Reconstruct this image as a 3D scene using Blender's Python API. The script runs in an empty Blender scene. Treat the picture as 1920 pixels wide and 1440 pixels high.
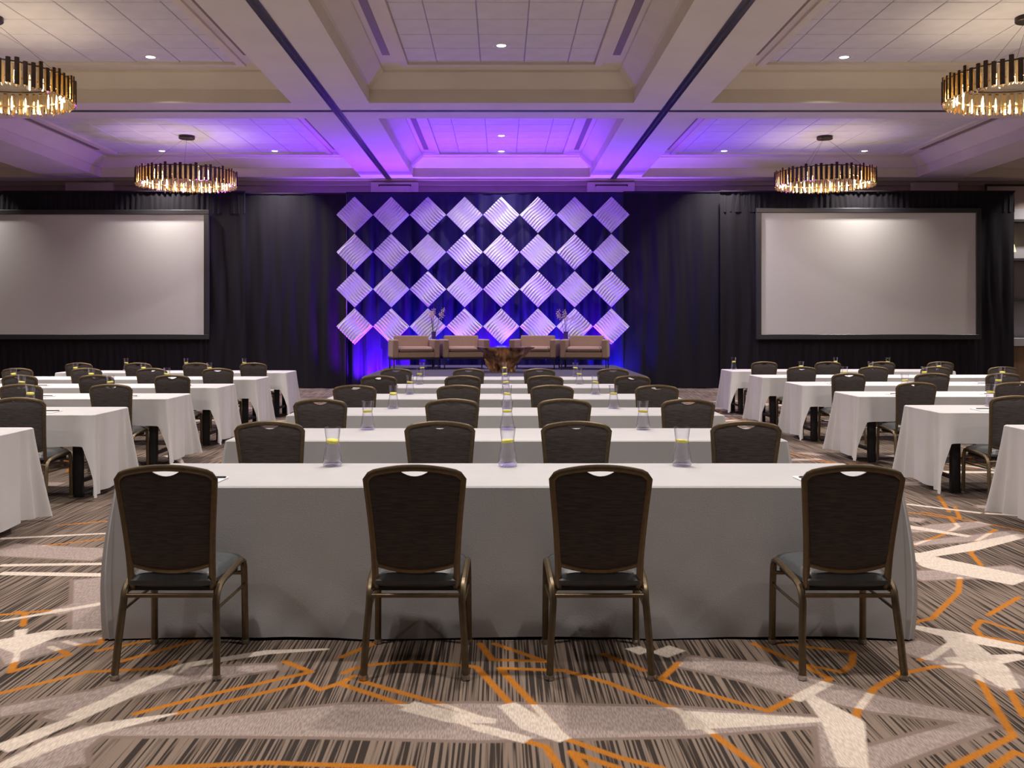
import bpy, math, random
import numpy as np
from mathutils import Vector, Matrix
random.seed(7)
SC = bpy.context.scene
COL = SC.collection
PI = math.pi
R = math.radians

# ------------------------------------------------------------------ camera
H = 1.513
cam = bpy.data.objects.new('camera', bpy.data.cameras.new('camera'))
COL.objects.link(cam)
cam.location = (0, 0, H)
cam.rotation_euler = (R(90), 0, 0)
cam.data.sensor_width = 36
cam.data.lens = 36 * 1790 / 1920
cam.data.shift_x = 20 / 1920
cam.data.shift_y = -109 / 1920
cam.data.clip_start = .05
SC.camera = cam

# ------------------------------------------------------------------ world, view
w = bpy.data.worlds.new('world'); SC.world = w; w.use_nodes = True
w.node_tree.nodes['Background'].inputs[0].default_value = (.05, .045, .05, 1)
w.node_tree.nodes['Background'].inputs[1].default_value = .3
SC.view_settings.view_transform = 'Standard'
SC.view_settings.look = 'None'
SC.view_settings.gamma = 1
SC.view_settings.use_curve_mapping = False
SC.view_settings.exposure = 0.12
SC.cycles.use_denoising = True
SC.cycles.max_bounces = 7
SC.cycles.diffuse_bounces = 4
SC.cycles.glossy_bounces = 3
SC.cycles.transmission_bounces = 4
SC.cycles.transparent_max_bounces = 12
SC.cycles.caustics_reflective = False
SC.cycles.caustics_refractive = False
SC.cycles.sample_clamp_indirect = 3.0
SC.cycles.use_light_tree = True

# ------------------------------------------------------------------ lights
DOWN_E = 102.0      # recessed downlights (W)
CHAND_E = 40.0     # per chandelier
UP_E = 100.0        # violet uplights behind the stage
WARM = (1.0, .915, .86)
TILE_Z = 4.12 + H
SOFFIT_Z = 3.65 + H
def light(name, kind, loc, energy, color, rot=(0, 0, 0), size=.2, spread=None, spot=None, blend=.5):
    l = bpy.data.lights.new(name, kind); l.energy = energy; l.color = color
    if kind == 'AREA':
        l.shape = 'DISK'; l.size = size
        if spread: l.spread = spread
    elif kind == 'SPOT':
        l.shadow_soft_size = size; l.spot_size = spot; l.spot_blend = blend
    else:
        l.shadow_soft_size = size
    o = bpy.data.objects.new(name, l); COL.objects.link(o)
    o.location = loc; o.rotation_euler = rot
    return o
DOWN_SEEN = [(0, 14.04), (-5.38, 14.64), (5.26, 14.65), (0, 20.7), (0, 22.55), (-8.0, 22.5), (-5.34, 22.5), (5.25, 22.5), (8.56, 22.5)]
DOWN_REST = [(-8.6, 14.6), (8.5, 14.6), (0, 10.4), (-5.38, 10.6), (5.26, 10.6), (-8.6, 10.6), (8.5, 10.6),
             (-5.3, 18.6), (5.3, 18.6), (-12.9, 22.5), (13.2, 22.5), (-12.9, 14.6), (13.2, 14.6)]
DOWN_LOW = [(0, 6.4), (-5.4, 6.4), (5.3, 6.4), (-9, 6.4), (9, 6.4), (-1.9, 3.75), (1.9, 3.75), (-6, 2.6), (6, 2.6)]  # unseen lamps added over the foreground, placed for how they light it
for x, y in DOWN_SEEN + DOWN_REST:
    light('downlight_lamp', 'AREA', (x, y, TILE_Z - .035), DOWN_E * (1.0 if y < 22 else (.22 if abs(x) < 1 else .55)), WARM, size=.15, spread=R(135 if y < 22 else 98))
for x, y in DOWN_LOW:
    light('downlight_lamp', 'AREA', (x, y, SOFFIT_Z - .03), DOWN_E * (.75 if y > 4 else .6), WARM, size=.15, spread=R(135))
CHANDS = [(-6.82, 20.7), (7.03, 20.75), (-6.82, 12.72), (7.03, 12.72)]
CH_Z0 = H + 3.03      # tube bottoms
for x, y in CHANDS + [(-6.8, 4.7), (7.0, 4.7)]:
    for k in range(5):
        a = 2 * PI * k / 5 + .3
        light('chandelier_lamp', 'POINT', (x + .78 * math.cos(a), y + .78 * math.sin(a), CH_Z0 + .05), CHAND_E / 5, (1, .86, .66), size=.06)
VIOLET = (.23, .01, 1.0); BLUE = (.05, .03, 1.0); LILAC = (.21, .07, 1.0)
STAGE_Z = .61
# grazing the curtain from behind the panels
for x, y, c, e in [(-3.2, 22.72, VIOLET, 1.9), (-2.75, 22.72, VIOLET, 1.7), (-1.95, 22.9, BLUE, .8), (-1.25, 22.9, BLUE, 1.0), (-.42, 22.8, VIOLET, 1.3),
                   (.25, 22.9, BLUE, .7), (1.1, 22.9, BLUE, 1.0), (2.0, 22.8, VIOLET, 1.2), (2.75, 22.78, BLUE, 1.2)]:
    light('uplight_lamp', 'SPOT', (x, y, (STAGE_Z if abs(x) < 2.5 else 0) + .05), UP_E * 3.6 * e, c, rot=(R(180), 0, 0), size=.05, spot=R(150), blend=1.0)
# washing the panels
for x, e in [(-2.7, .8), (-1.0, 1.0), (.2, 1.3), (1.2, 1.2), (2.3, .8)]:
    light('uplight_lamp', 'SPOT', (x, 22.35, (STAGE_Z if abs(x) < 2.5 else 0) + .10), UP_E * 1.7 * e, LILAC, rot=(R(180 - 7), 0, 0), size=.06, spot=R(85), blend=1.0)
# washing the ceiling above the stage
for x, e, ry in [(-2.9, .75, 0), (-3.2, .45, -22), (-.9, .5, 0), (.9, .5, 0), (2.9, .75, 0), (3.2, .35, 22)]:
    light('uplight_lamp', 'SPOT', (x, 21.9, STAGE_Z * (abs(x) < 2.5) + .12), UP_E * 3.9 * e, (.19, .015, 1.0), rot=(R(180 + 3), R(ry), 0), size=.06, spot=R(95), blend=1.0)
# behind the drape, grazing the wall and the last strip of ceiling
for x, e in [(-3.4, 1.1), (-1.7, .8), (0, .7), (1.7, .8), (3.4, 1.1)]:
    light('uplight_lamp', 'SPOT', (x, 23.38, .9), UP_E * 11 * e, (.26, .09, 1.0), rot=(R(180), 0, 0), size=.06, spot=R(75), blend=1.0)

# ------------------------------------------------------------------ materials
MATS = {}
def mat(name, color=(.5, .5, .5), rough=.6, metal=0, spec=.5, emit=None, estr=0, noise=None, bump=0, bscale=60, sheen=0, coat=0):
    m = bpy.data.materials.new(name); m.use_nodes = True; MATS[name] = m
    nt = m.node_tree; b = nt.nodes['Principled BSDF']
    b.inputs['Base Color'].default_value = (*color, 1)
    b.inputs['Roughness'].default_value = rough
    b.inputs['Metallic'].default_value = metal
    b.inputs['Specular IOR Level'].default_value = spec
    b.inputs['Sheen Weight'].default_value = sheen
    b.inputs['Coat Weight'].default_value = coat
    if emit:
        b.inputs['Emission Color'].default_value = (*emit, 1); b.inputs['Emission Strength'].default_value = estr
    if noise or bump:
        tc = nt.nodes.new('ShaderNodeTexCoord'); n = nt.nodes.new('ShaderNodeTexNoise')
        n.inputs['Detail'].default_value = 3
        nt.links.new(tc.outputs['Object'], n.inputs['Vector'])
        n.inputs['Scale'].default_value = bscale
        if noise:
            n2 = nt.nodes.new('ShaderNodeTexNoise'); n2.inputs['Scale'].default_value = noise[1]
            mp = nt.nodes.new('ShaderNodeMapping'); mp.inputs['Scale'].default_value = noise[2] if len(noise) > 2 else (1, 1, 1)
            nt.links.new(tc.outputs['Object'], mp.inputs['Vector']); nt.links.new(mp.outputs[0], n2.inputs['Vector'])
            rmp = nt.nodes.new('ShaderNodeValToRGB'); a = noise[0]
            rmp.color_ramp.elements[0].position = .3; rmp.color_ramp.elements[1].position = .7
            rmp.color_ramp.elements[0].color = (*[c * (1 - a) for c in color], 1)
            rmp.color_ramp.elements[1].color = (*[min(1, c * (1 + a)) for c in color], 1)
            nt.links.new(n2.outputs['Fac'], rmp.inputs[0]); nt.links.new(rmp.outputs[0], b.inputs['Base Color'])
        if bump:
            bp = nt.nodes.new('ShaderNodeBump'); bp.inputs['Strength'].default_value = bump; bp.inputs['Distance'].default_value = .01
            nt.links.new(n.outputs['Fac'], bp.inputs['Height']); nt.links.new(bp.outputs[0], b.inputs['Normal'])
    return m
M_PAINT = mat('ceiling_paint', (.74, .665, .61), .75, noise=(.03, 1.5), bump=.05)
M_COFFER = mat('coffer_paint', (.70, .62, .51), .75, noise=(.03, 1.5))
M_TILE = mat('ceiling_tile', (.66, .615, .60), .85, noise=(.05, 3), bump=.25, bscale=90)
M_GAP = mat('tile_grid', (.42, .37, .40), .6)
M_SLOT = mat('air_slot_brown', (.22, .17, .15), .6)
M_WALL = mat('wall_paint', (.34, .26, .24), .7, noise=(.05, 2), bump=.06)
M_DARKWALL = mat('low_bounce_wall', (.12, .10, .09), .7, noise=(.04, 2))  # unseen wall behind the camera, darkened to cut bounce light on the cloths
M_PILASTER = mat('pilaster_paint', (.52, .42, .38), .7, noise=(.04, 3))
M_DARKLINE = mat('dark_reveal', (.03, .025, .03), .6)
M_TRACK = mat('track_metal', (.20, .20, .28), .28, metal=1)
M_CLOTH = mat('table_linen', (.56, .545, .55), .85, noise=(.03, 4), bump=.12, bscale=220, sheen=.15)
M_CLOTH_DIM = mat('table_linen_dimmed', (.44, .435, .44), .85, noise=(.03, 4), bump=.12, bscale=220, sheen=.1)  # same linen, darkened for the weaker light on the centre tables
M_BLACKMET = mat('black_metal', (.012, .012, .014), .45)
M_TABLETOP = mat('table_laminate', (.35, .3, .26), .5, noise=(.1, 3))
M_FRAME = mat('bronze_frame', (.15, .112, .066), .38, metal=.75, noise=(.12, 40))
M_BACK = mat('chair_back_fabric', (.066, .056, .053), .9, noise=(.35, 60, (.25, .25, 3.0)), bump=.3, bscale=300, sheen=.0)
M_SEAT = mat('seat_vinyl', (.060, .066, .070), .42, noise=(.1, 30), bump=.08, bscale=120)
M_GLIDE = mat('steel_glide', (.5, .48, .45), .3, metal=1)
M_VELVET = mat('black_velvet', (.008, .0065, .0105), .8, spec=.25, noise=(.2, 3, (1, 1, .1)), sheen=.04)
M_DRAPE = mat('stage_satin', (.011, .007, .06), .5, spec=.3, noise=(.2, 3, (1, 1, .1)), sheen=.02)  # black drape; blue of the uplights is partly put into the colour
M_SCREEN = mat('screen_fabric', (.60, .595, .575), .8)
M_SCRFRAME = mat('screen_frame', (.045, .045, .05), .4, metal=.3)
M_PANEL = mat('decor_panel', (.66, .64, .70), .42, noise=(.02, 5))
M_STAGE = mat('stage_carpet', (.05, .045, .065), .8, noise=(.3, 40), bump=.3, bscale=200)
M_SOFA = mat('armchair_fabric', (.31, .20, .13), .8, noise=(.06, 40), bump=.15, bscale=200, sheen=.2)
M_ROOT = mat('root_wood', (.34, .17, .07), .22, noise=(.75, 9, (1, 1, .5)), bump=.5, bscale=14, coat=.6)
M_LEMON = mat('lemon', (.85, .78, .10), .45, noise=(.1, 60))
M_PAPER = mat('paper', (.85, .85, .85), .7, noise=(.01, 5))
M_PEN = mat('pen_black', (.012, .012, .014), .3)
M_CANOPY = mat('canopy_bronze', (.05, .038, .03), .35, metal=.8)
M_TUBE = mat('smoked_tube', (.075, .055, .045), .12, metal=.85, noise=(.3, 12))
M_GOLD = mat('gold_tip', (.95, .66, .30), .18, metal=1)
M_BULB = mat('bulb', (1, .9, .7), .3, emit=(1, .78, .45), estr=20)
M_LENS = mat('downlight_lens', (1, 1, 1), .3, emit=(1, .95, .95), estr=5)
M_TRIMW = mat('downlight_trim', (.75, .72, .7), .4)
M_LEAF = mat('leaf', (.06, .10, .03), .5)
M_PETAL = mat('petal', (.75, .55, .62), .6, noise=(.15, 20))
M_VASE = mat('vase_glass', (.10, .05, .35), .1, noise=(.1, 10))
M_CABINET = mat('cabinet_grey', (.42, .41, .44), .6, noise=(.04, 4))
M_CABWOOD = mat('cabinet_wood', (.22, .13, .075), .5, noise=(.2, 6, (1, 1, .15)))
M_SHADE = mat('lamp_shade', (.9, .7, .35), .5, emit=(1, .75, .3), estr=1.5)

def glass_mat():
    m = bpy.data.materials.new('clear_glass'); m.use_nodes = True; nt = m.node_tree
    nt.nodes.clear()
    out = nt.nodes.new('ShaderNodeOutputMaterial'); mix = nt.nodes.new('ShaderNodeMixShader')
    tr = nt.nodes.new('ShaderNodeBsdfTransparent'); gl = nt.nodes.new('ShaderNodeBsdfGlossy')
    lw = nt.nodes.new('ShaderNodeLayerWeight'); lw.inputs['Blend'].default_value = .38
    mp = nt.nodes.new('ShaderNodeMath'); mp.operation = 'MULTIPLY_ADD'; mp.inputs[1].default_value = .6; mp.inputs[2].default_value = .03
    tr.inputs[0].default_value = (.95, .945, .975, 1); gl.inputs[0].default_value = (.9, .88, 1, 1); gl.inputs['Roughness'].default_value = .04  # clear glass; faint purple tint stands in for refracted stage light
    nt.links.new(lw.outputs['Facing'], mp.inputs[0]); nt.links.new(mp.outputs[0], mix.inputs[0])
    nt.links.new(tr.outputs[0], mix.inputs[1]); nt.links.new(gl.outputs[0], mix.inputs[2]); nt.links.new(mix.outputs[0], out.inputs[0])
    return m
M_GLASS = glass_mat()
def crystal_mat():
    m = bpy.data.materials.new('frosted_crystal'); m.use_nodes = True; nt = m.node_tree; nt.nodes.clear()
    out = nt.nodes.new('ShaderNodeOutputMaterial'); mix = nt.nodes.new('ShaderNodeMixShader'); mix.inputs[0].default_value = .35
    tr = nt.nodes.new('ShaderNodeBsdfTranslucent'); tr.inputs[0].default_value = (.85, .75, .56, 1)
    gl = nt.nodes.new('ShaderNodeBsdfGlossy'); gl.inputs[0].default_value = (1, .8, .5, 1); gl.inputs['Roughness'].default_value = .15
    nt.links.new(tr.outputs[0], mix.inputs[1]); nt.links.new(gl.outputs[0], mix.inputs[2]); nt.links.new(mix.outputs[0], out.inputs[0])
    return m
M_CRYSTAL = crystal_mat()

# ------------------------------------------------------------------ mesh helpers
class MB:
    def __init__(s): s.v = []; s.f = []; s.mi = []
    def add(s, vs, fs, mi=0):
        o = len(s.v); s.v += [tuple(p) for p in vs]; s.f += [tuple(i + o for i in f) for f in fs]; s.mi += [mi] * len(fs)
    def box(s, x0, x1, y0, y1, z0, z1, mi=0, bev=0):
        if bev:
            b = min(bev, (x1 - x0) / 2.01, (y1 - y0) / 2.01, (z1 - z0) / 2.01)
            vs = []; idx = {}
            def vid(p):
                k = tuple(round(c, 6) for c in p)
                if k not in idx: idx[k] = len(vs); vs.append(p)
                return idx[k]
            X = (x0, x1); Y = (y0, y1); Z = (z0, z1); sg = (b, -b)
            def c(i, j, k, a):
                p = [X[i], Y[j], Z[k]]; q = [sg[i], sg[j], sg[k]]
                for t in range(3):
                    if t != a: p[t] += q[t]
                return vid(tuple(p))
            fs = []
            for a in range(3):
                for e in (0, 1):
                    o1, o2 = [t for t in range(3) if t != a]
                    def pt(u, v_):
                        ijk = [0, 0, 0]; ijk[a] = e; ijk[o1] = u; ijk[o2] = v_
                        return c(*ijk, a)
                    q = [pt(0, 0), pt(1, 0), pt(1, 1), pt(0, 1)]
                    if (a == 1) == (e == 1): q.reverse()
                    fs.append(q)
            for a in range(3):
                o1, o2 = [t for t in range(3) if t != a]
                for i in (0, 1):
                    for j in (0, 1):
                        def pe(k, face):
                            ijk = [0, 0, 0]; ijk[a] = k; ijk[o1] = i; ijk[o2] = j
                            return c(*ijk, face)
                        fs.append([pe(0, o1), pe(1, o1), pe(1, o2), pe(0, o2)])
            for i in (0, 1):
                for j in (0, 1):
                    for k in (0, 1):
                        fs.append([c(i, j, k, 0), c(i, j, k, 1), c(i, j, k, 2)])
            s.add(vs, fs, mi); s.fix = True
            return
        vs = [(x0, y0, z0), (x1, y0, z0), (x1, y1, z0), (x0, y1, z0), (x0, y0, z1), (x1, y0, z1), (x1, y1, z1), (x0, y1, z1)]
        s.add(vs, [(0, 3, 2, 1), (4, 5, 6, 7), (0, 1, 5, 4), (1, 2, 6, 5), (2, 3, 7, 6), (3, 0, 4, 7)], mi)
    def tube(s, path, ra, rb=None, n=8, ref=(0, 1, 0), mi=0, caps=True):
        path = [Vector(p) for p in path]; ref = Vector(ref)
        ras = ra if isinstance(ra, (list, tuple)) else [ra] * len(path)
        rbs = rb if isinstance(rb, (list, tuple)) else ([rb] * len(path) if rb else ras)
        o = len(s.v)
        for i, p in enumerate(path):
            t = (path[min(i + 1, len(path) - 1)] - path[max(i - 1, 0)]).normalized()
            a = t.cross(ref)
            if a.length < 1e-4: a = t.cross(Vector((.3, .9, .2)))
            a.normalize(); b = a.cross(t).normalized()
            for k in range(n):
                th = 2 * PI * (k + .5) / n
                s.v.append(tuple(p + a * ras[i] * math.cos(th) + b * rbs[i] * math.sin(th)))
        for i in range(len(path) - 1):
            for k in range(n):
                s.f.append((o + i * n + k, o + i * n + (k + 1) % n, o + (i + 1) * n + (k + 1) % n, o + (i + 1) * n + k)); s.mi.append(mi)
        if caps:
            s.f.append(tuple(o + k for k in reversed(range(n)))); s.mi.append(mi)
            s.f.append(tuple(o + (len(path) - 1) * n + k for k in range(n))); s.mi.append(mi)
        s.fix = True
    def lathe(s, prof, n=20, c=(0, 0, 0), mi=0, cap0=False, cap1=False):
        o = len(s.v)
        for r, z in prof:
            for k in range(n):
                th = 2 * PI * k / n
                s.v.append((c[0] + r * math.cos(th), c[1] + r * math.sin(th), c[2] + z))
        for i in range(len(prof) - 1):
            for k in range(n):
                s.f.append((o + i * n + k, o + i * n + (k + 1) % n, o + (i + 1) * n + (k + 1) % n, o + (i + 1) * n + k)); s.mi.append(mi)
        if cap0: s.f.append(tuple(o + k for k in reversed(range(n)))); s.mi.append(mi)
        if cap1: s.f.append(tuple(o + (len(prof) - 1) * n + k for k in range(n))); s.mi.append(mi)
    def mesh(s, name, mats, smooth=True):
        me = bpy.data.meshes.new(name); me.from_pydata(s.v, [], s.f)
        for m in (mats if isinstance(mats, (list, tuple)) else [mats]): me.materials.append(m)
        me.polygons.foreach_set('material_index', s.mi)
        if smooth:
            me.polygons.foreach_set('use_smooth', [True] * len(me.polygons))
            try: me.set_sharp_from_angle(angle=R(38))
            except Exception: pass
        if getattr(s, 'fix', False):
            import bmesh
            bm = bmesh.new(); bm.from_mesh(me); bmesh.ops.recalc_face_normals(bm, faces=bm.faces); bm.to_mesh(me); bm.free()
        me.update()
        return me
    def build(s, name, mats, parent=None, loc=None, smooth=True):
        return link(name, s.mesh(name, mats, smooth), parent, loc)
def link(name, me, parent=None, loc=None, rotz=0):
    o = bpy.data.objects.new(name, me); COL.objects.link(o)
    if loc is not None: o.location = loc
    if rotz: o.rotation_euler.z = rotz
    if parent is not None: o.parent = parent
    return o
def empty(name, loc=(0, 0, 0), rotz=0, parent=None):
    o = bpy.data.objects.new(name, None); COL.objects.link(o); o.location = loc; o.rotation_euler.z = rotz
    o.empty_display_size = .1
    if parent: o.parent = parent
    return o
def tag(o, label=None, cat=None, group=None, kind=None):
    if label: o['label'] = label
    if cat: o['category'] = cat
    if group: o['group'] = group
    if kind: o['kind'] = kind
    return o
def copy_tree(o, parent=None):
    c = o.copy(); COL.objects.link(c)
    if parent: c.parent = parent
    for ch in list(o.children): copy_tree(ch, c)
    return c
def struct(o): o['kind'] = 'structure'; return o

# ================================================================== CARPET
def carpet_material():
    F = 1790.0
    P = lambda x, y: ((x - 940) * 1.513 / (y - 611), 1.513 * F / (y - 611))   # traced carpet design, in metres on the floor
    PER = 8.4; X0 = -4.2; Y0 = 3.0; N = 1200
    orange = [
     [(0,1300),(163,1260),(300,1253),(330,1240)], [(0,1153),(147,1140)], [(33,1147),(47,1152),(43,1173)],
     [(30,1235),(20,1260),(130,1227),(95,1213)], [(123,1203),(150,1210),(187,1207),(193,1197)], [(183,1220),(280,1200)],
     [(227,1240),(370,1200)], [(253,1338),(417,1297),(583,1260),(533,1240)], [(330,1338),(573,1280),(600,1293),(640,1280),(663,1268)],
     [(640,1283),(763,1323),(893,1363),(1023,1400),(1050,1440)], [(677,1277),(827,1320),(920,1353)], [(645,1262),(660,1255),(690,1247),(773,1240),(893,1250),(957,1320),(990,1353)],
     [(900,1207),(923,1237),(1023,1240),(927,1207)], [(1000,1320),(937,1253),(1057,1257),(1140,1280),(1267,1330),(1333,1373),(1423,1440)],
     [(1060,1385),(1160,1420),(1240,1440)], [(1097,1440),(1070,1410),(1160,1440)], [(1000,1320),(1060,1385)],
     [(280,1440),(500,1430),(640,1435),(770,1440)], [(1133,1227),(1207,1257)], [(1273,1243),(1240,1273),(1280,1288),(1440,1333),(1557,1273),(1497,1243),(1413,1207)],
     [(1460,1207),(1600,1223),(1597,1247),(1577,1260),(1513,1247)], [(1697,1257),(1640,1290),(1607,1333),(1600,1380),(1620,1440)],
     [(1690,1263),(1753,1250),(1800,1250)], [(1725,1238),(1760,1225)], [(1833,1267),(1867,1327),(1900,1380),(1780,1440)], [(1890,1290),(1920,1343)],
     [(1860,1440),(1903,1410),(1920,1417)], [(1800,1083),(1797,1110),(1747,1160),(1710,1167)], [(1910,1120),(1853,1153)],
     [(1920,1207),(1840,1193),(1827,1177),(1840,1163),(1920,1187)], [(1867,993),(1833,1013),(1820,1037),(1840,1060)],
     [(1710,1023),(1767,1003),(1797,987),(1780,970)], [(110,985),(200,977)], [(83,1023),(200,1010)], [(63,1380),(107,1365)], [(133,1340),(190,1315)],
     [(1730,960),(1800,972),(1790,950)], [(1760,930),(1780,960)], [(640,1232),(700,1207)], [(0,1440),(20,1425)],
    ]
    grey = [  # polylines with half widths in metres
     ([(0,1335),(150,1310),(300,1282)], (.05,.07,.04)), ([(150,1378),(400,1362),(640,1350),(900,1352),(1280,1352),(1560,1352)], (.01,.08,.15,.17,.13,.03)),
     ([(1280,1240),(1413,1260),(1493,1285),(1647,1320),(1850,1353)], (.07,.12,.12,.09,.04)), ([(1850,1353),(1640,1420),(1600,1440)], (.04,.07,.07)),
     ([(1553,1360),(1570,1440)], (.04,.05)), ([(1697,1207),(1827,1250),(1920,1290)], (.10,.12,.10)), ([(170,1085),(172,1180)], (.09,.09)),
     ([(0,1030),(200,1040)], (.16,.16)), ([(53,1440),(180,1363)], (.12,.06)), ([(1710,1080),(1920,1070)], (.10,.12)),
     ([(0,1230),(190,1195)], (.14,.02)), ([(100,1440),(110,1400)], (.10,.08)), ([(520,1250),(360,1265),(210,1300),(100,1350)], (.03,.09,.09,.06)),
     ([(1710,1020),(1920,1000)], (.05,.10)), ([(620,1350),(1000,1358),(1250,1352)], (.01,.02,.01)), ([(100,1150),(200,1120)], (.05,.08)),
    ]
    white = [
     ([(0,1215),(90,1190),(190,1180)], (.14,.07,.01)), ([(0,1075),(200,1078)], (.04,.04)), ([(0,1060),(200,1057)], (.03,.03)),
     ([(0,1405),(143,1347),(277,1280),(350,1247),(500,1223),(617,1217)], (.05,.03,.06,.03,.03,.01)), ([(0,1440),(100,1393),(200,1363),(333,1337)], (.03,.05,.05,.005)),
     ([(1710,1045),(1813,1027),(1920,1003)], (.05,.08,.05)), ([(1710,1037),(1773,1060),(1920,1090)], (.05,.16,.14)),
     ([(1713,1175),(1797,1193),(1920,1217)], (.03,.07,.05)), ([(1790,1193),(1850,1250),(1895,1290)], (.06,.09,.04)), ([(1920,1230),(1830,1240),(1773,1237)], (.03,.07,.03)),
     ([(1740,1237),(1800,1195)], (.02,.02)), ([(1490,1313),(1553,1280)], (.025,.025)), ([(1510,1300),(1580,1353),(1600,1440)], (.02,.08,.05)),
     ([(1280,1350),(1400,1350),(1560,1350)], (.09,.06,.01)), ([(763,1323),(850,1345),(930,1352)], (.05,.05,.02)), ([(950,1320),(1000,1358),(1060,1388)], (.04,.06,.03)),
     ([(893,1363),(990,1388)], (.03,.03)), ([(1185,1222),(1210,1216)], (.05,.04)), ([(1235,1228),(1270,1215)], (.05,.05)), ([(0,1165),(200,1130)], (.015,.03)),
     ([(40,1180),(30,1235)], (.03,.01)), ([(0,1010),(200,1000)], (.03,.02)), ([(1700,945),(1840,962)], (.03,.03)),
    ]
    ax = (np.arange(N) + .5) / N * PER
    gx, gy = np.meshgrid(ax + X0, ax + Y0)
    def seg(D, a, b, wa=0., wb=0., butt=(0, 0)):
        m = .16 + max(wa, wb)
        xs = [a[0], b[0]]; ys = [a[1], b[1]]
        i0 = max(0, int((min(xs) - m - X0) / PER * N)); i1 = min(N, int((max(xs) + m - X0) / PER * N) + 2)
        j0 = max(0, int((min(ys) - m - Y0) / PER * N)); j1 = min(N, int((max(ys) + m - Y0) / PER * N) + 2)
        if i0 >= i1 or j0 >= j1: return
        x = gx[j0:j1, i0:i1] - a[0]; y = gy[j0:j1, i0:i1] - a[1]
        dx, dy = b[0] - a[0], b[1] - a[1]; L = dx * dx + dy * dy + 1e-9
        t0 = (x * dx + y * dy) / L; t = np.clip(t0, 0, 1)
        d = np.hypot(x - t * dx, y - t * dy) - (wa + (wb - wa) * t)
        if butt[0]: d = np.maximum(d, -t0 * L ** .5)
        if butt[1]: d = np.maximum(d, (t0 - 1) * L ** .5)
        D[j0:j1, i0:i1] = np.minimum(D[j0:j1, i0:i1], d)
    Ds = [np.full((N, N), .25) for _ in range(3)]
    for pl in orange:
        q = [P(*p) for p in pl]
        for a, b in zip(q, q[1:]): seg(Ds[0], a, b, .016, .016)
    for arr, D in ((grey, Ds[1]), (white, Ds[2])):
        for pl, ws in arr:
            q = [P(*p) for p in pl]
            for i in range(len(q) - 1): seg(D, q[i], q[i + 1], ws[i], ws[i + 1], (i == 0, i == len(q) - 2))
    # the rest of the repeat, where tables hide the traced design: same vocabulary of bands and outlines
    rnd = random.Random(21)
    def free(p): return not (p[1] < 4.7 or (abs(p[0]) > 1.9 and p[1] < 6.6))
    for k in range(60):
        x = rnd.uniform(X0, X0 + PER); y = rnd.uniform(4.6, Y0 + PER); a = rnd.choice([.15, -.2, .5, -.55, 1.2, 2.1, 0.02]) + rnd.uniform(-.15, .15)
        L = rnd.uniform(.8, 2.4); q = [(x, y)]
        kind = rnd.random()
        for j in range(3):
            a += rnd.uniform(-.5, .5) if kind < .6 else rnd.uniform(-.12, .12)
            x += math.cos(a) * L / 3; y += math.sin(a) * L / 3; q.append((x, y))
        if not all(free(p) for p in q): continue
        ws = [rnd.uniform(.02, .14) for _ in q]
        for i in range(3):
            if kind < .5: seg(Ds[0], q[i], q[i + 1], .016, .016)
            elif kind < .78: seg(Ds[1], q[i], q[i + 1], ws[i], ws[i + 1], (i == 0, i == 2))
            else: seg(Ds[2], q[i], q[i + 1], ws[i] * .7, ws[i + 1] * .7, (i == 0, i == 2))
    px = np.ones((N, N, 4), np.float32)
    for c in range(3): px[:, :, c] = np.clip(Ds[c] * 2 + .5, 0, 1)
    img = bpy.data.images.new('carpet_design', N, N, float_buffer=True)
    img.colorspace_settings.name = 'Non-Color'
    img.pixels.foreach_set(px.ravel()); img.update(); img.pack()
    m = bpy.data.materials.new('patterned_carpet'); m.use_nodes = True; nt = m.node_tree; nd = nt.nodes; lk = nt.links.new
    b = nd['Principled BSDF']; b.inputs['Roughness'].default_value = .95; b.inputs['Specular IOR Level'].default_value = .1
    geo = nd.new('ShaderNodeNewGeometry')
    mp = nd.new('ShaderNodeMapping'); mp.vector_type = 'POINT'
    mp.inputs['Location'].default_value = (-X0 / PER, -Y0 / PER, 0); mp.inputs['Scale'].default_value = (1 / PER, 1 / PER, 1)
    lk(geo.outputs['Position'], mp.inputs[0])
    tx = nd.new('ShaderNodeTexImage'); tx.image = img; tx.extension = 'REPEAT'; tx.interpolation = 'Cubic'
    # tufted zig-zag on every edge
    wob = nd.new('ShaderNodeTexNoise'); wob.inputs['Scale'].default_value = 90
    lk(geo.outputs['Position'], wob.inputs['Vector'])
    lk(mp.outputs[0], tx.inputs[0])
    sp = nd.new('ShaderNodeSeparateColor'); lk(tx.outputs[0], sp.inputs[0])
    def mask(out, off):
        r = nd.new('ShaderNodeMapRange'); r.inputs['From Min'].default_value = .5 + .012 + off; r.inputs['From Max'].default_value = .5 - .012 + off
        ad = nd.new('ShaderNodeMath'); ad.operation = 'MULTIPLY_ADD'; lk(wob.outputs['Fac'], ad.inputs[0]); ad.inputs[1].default_value = .02; ad.inputs[2].default_value = -.01
        a2 = nd.new('ShaderNodeMath'); a2.operation = 'ADD'; lk(out, a2.inputs[0]); lk(ad.outputs[0], a2.inputs[1])
        lk(a2.outputs[0], r.inputs['Value']); return r.outputs[0]
    mO = mask(sp.outputs[0], 0); mG = mask(sp.outputs[1], 0); mGo = mask(sp.outputs[1], .05); mW = mask(sp.outputs[2], 0)
    # warp stripes running down the room
    st = nd.new('ShaderNodeMapping'); st.inputs['Scale'].default_value = (100, 1.3, 1); lk(geo.outputs['Position'], st.inputs[0])
    n1 = nd.new('ShaderNodeTexNoise'); n1.inputs['Scale'].default_value = 1; n1.inputs['Detail'].default_value = .6; lk(st.outputs[0], n1.inputs[0])
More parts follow.
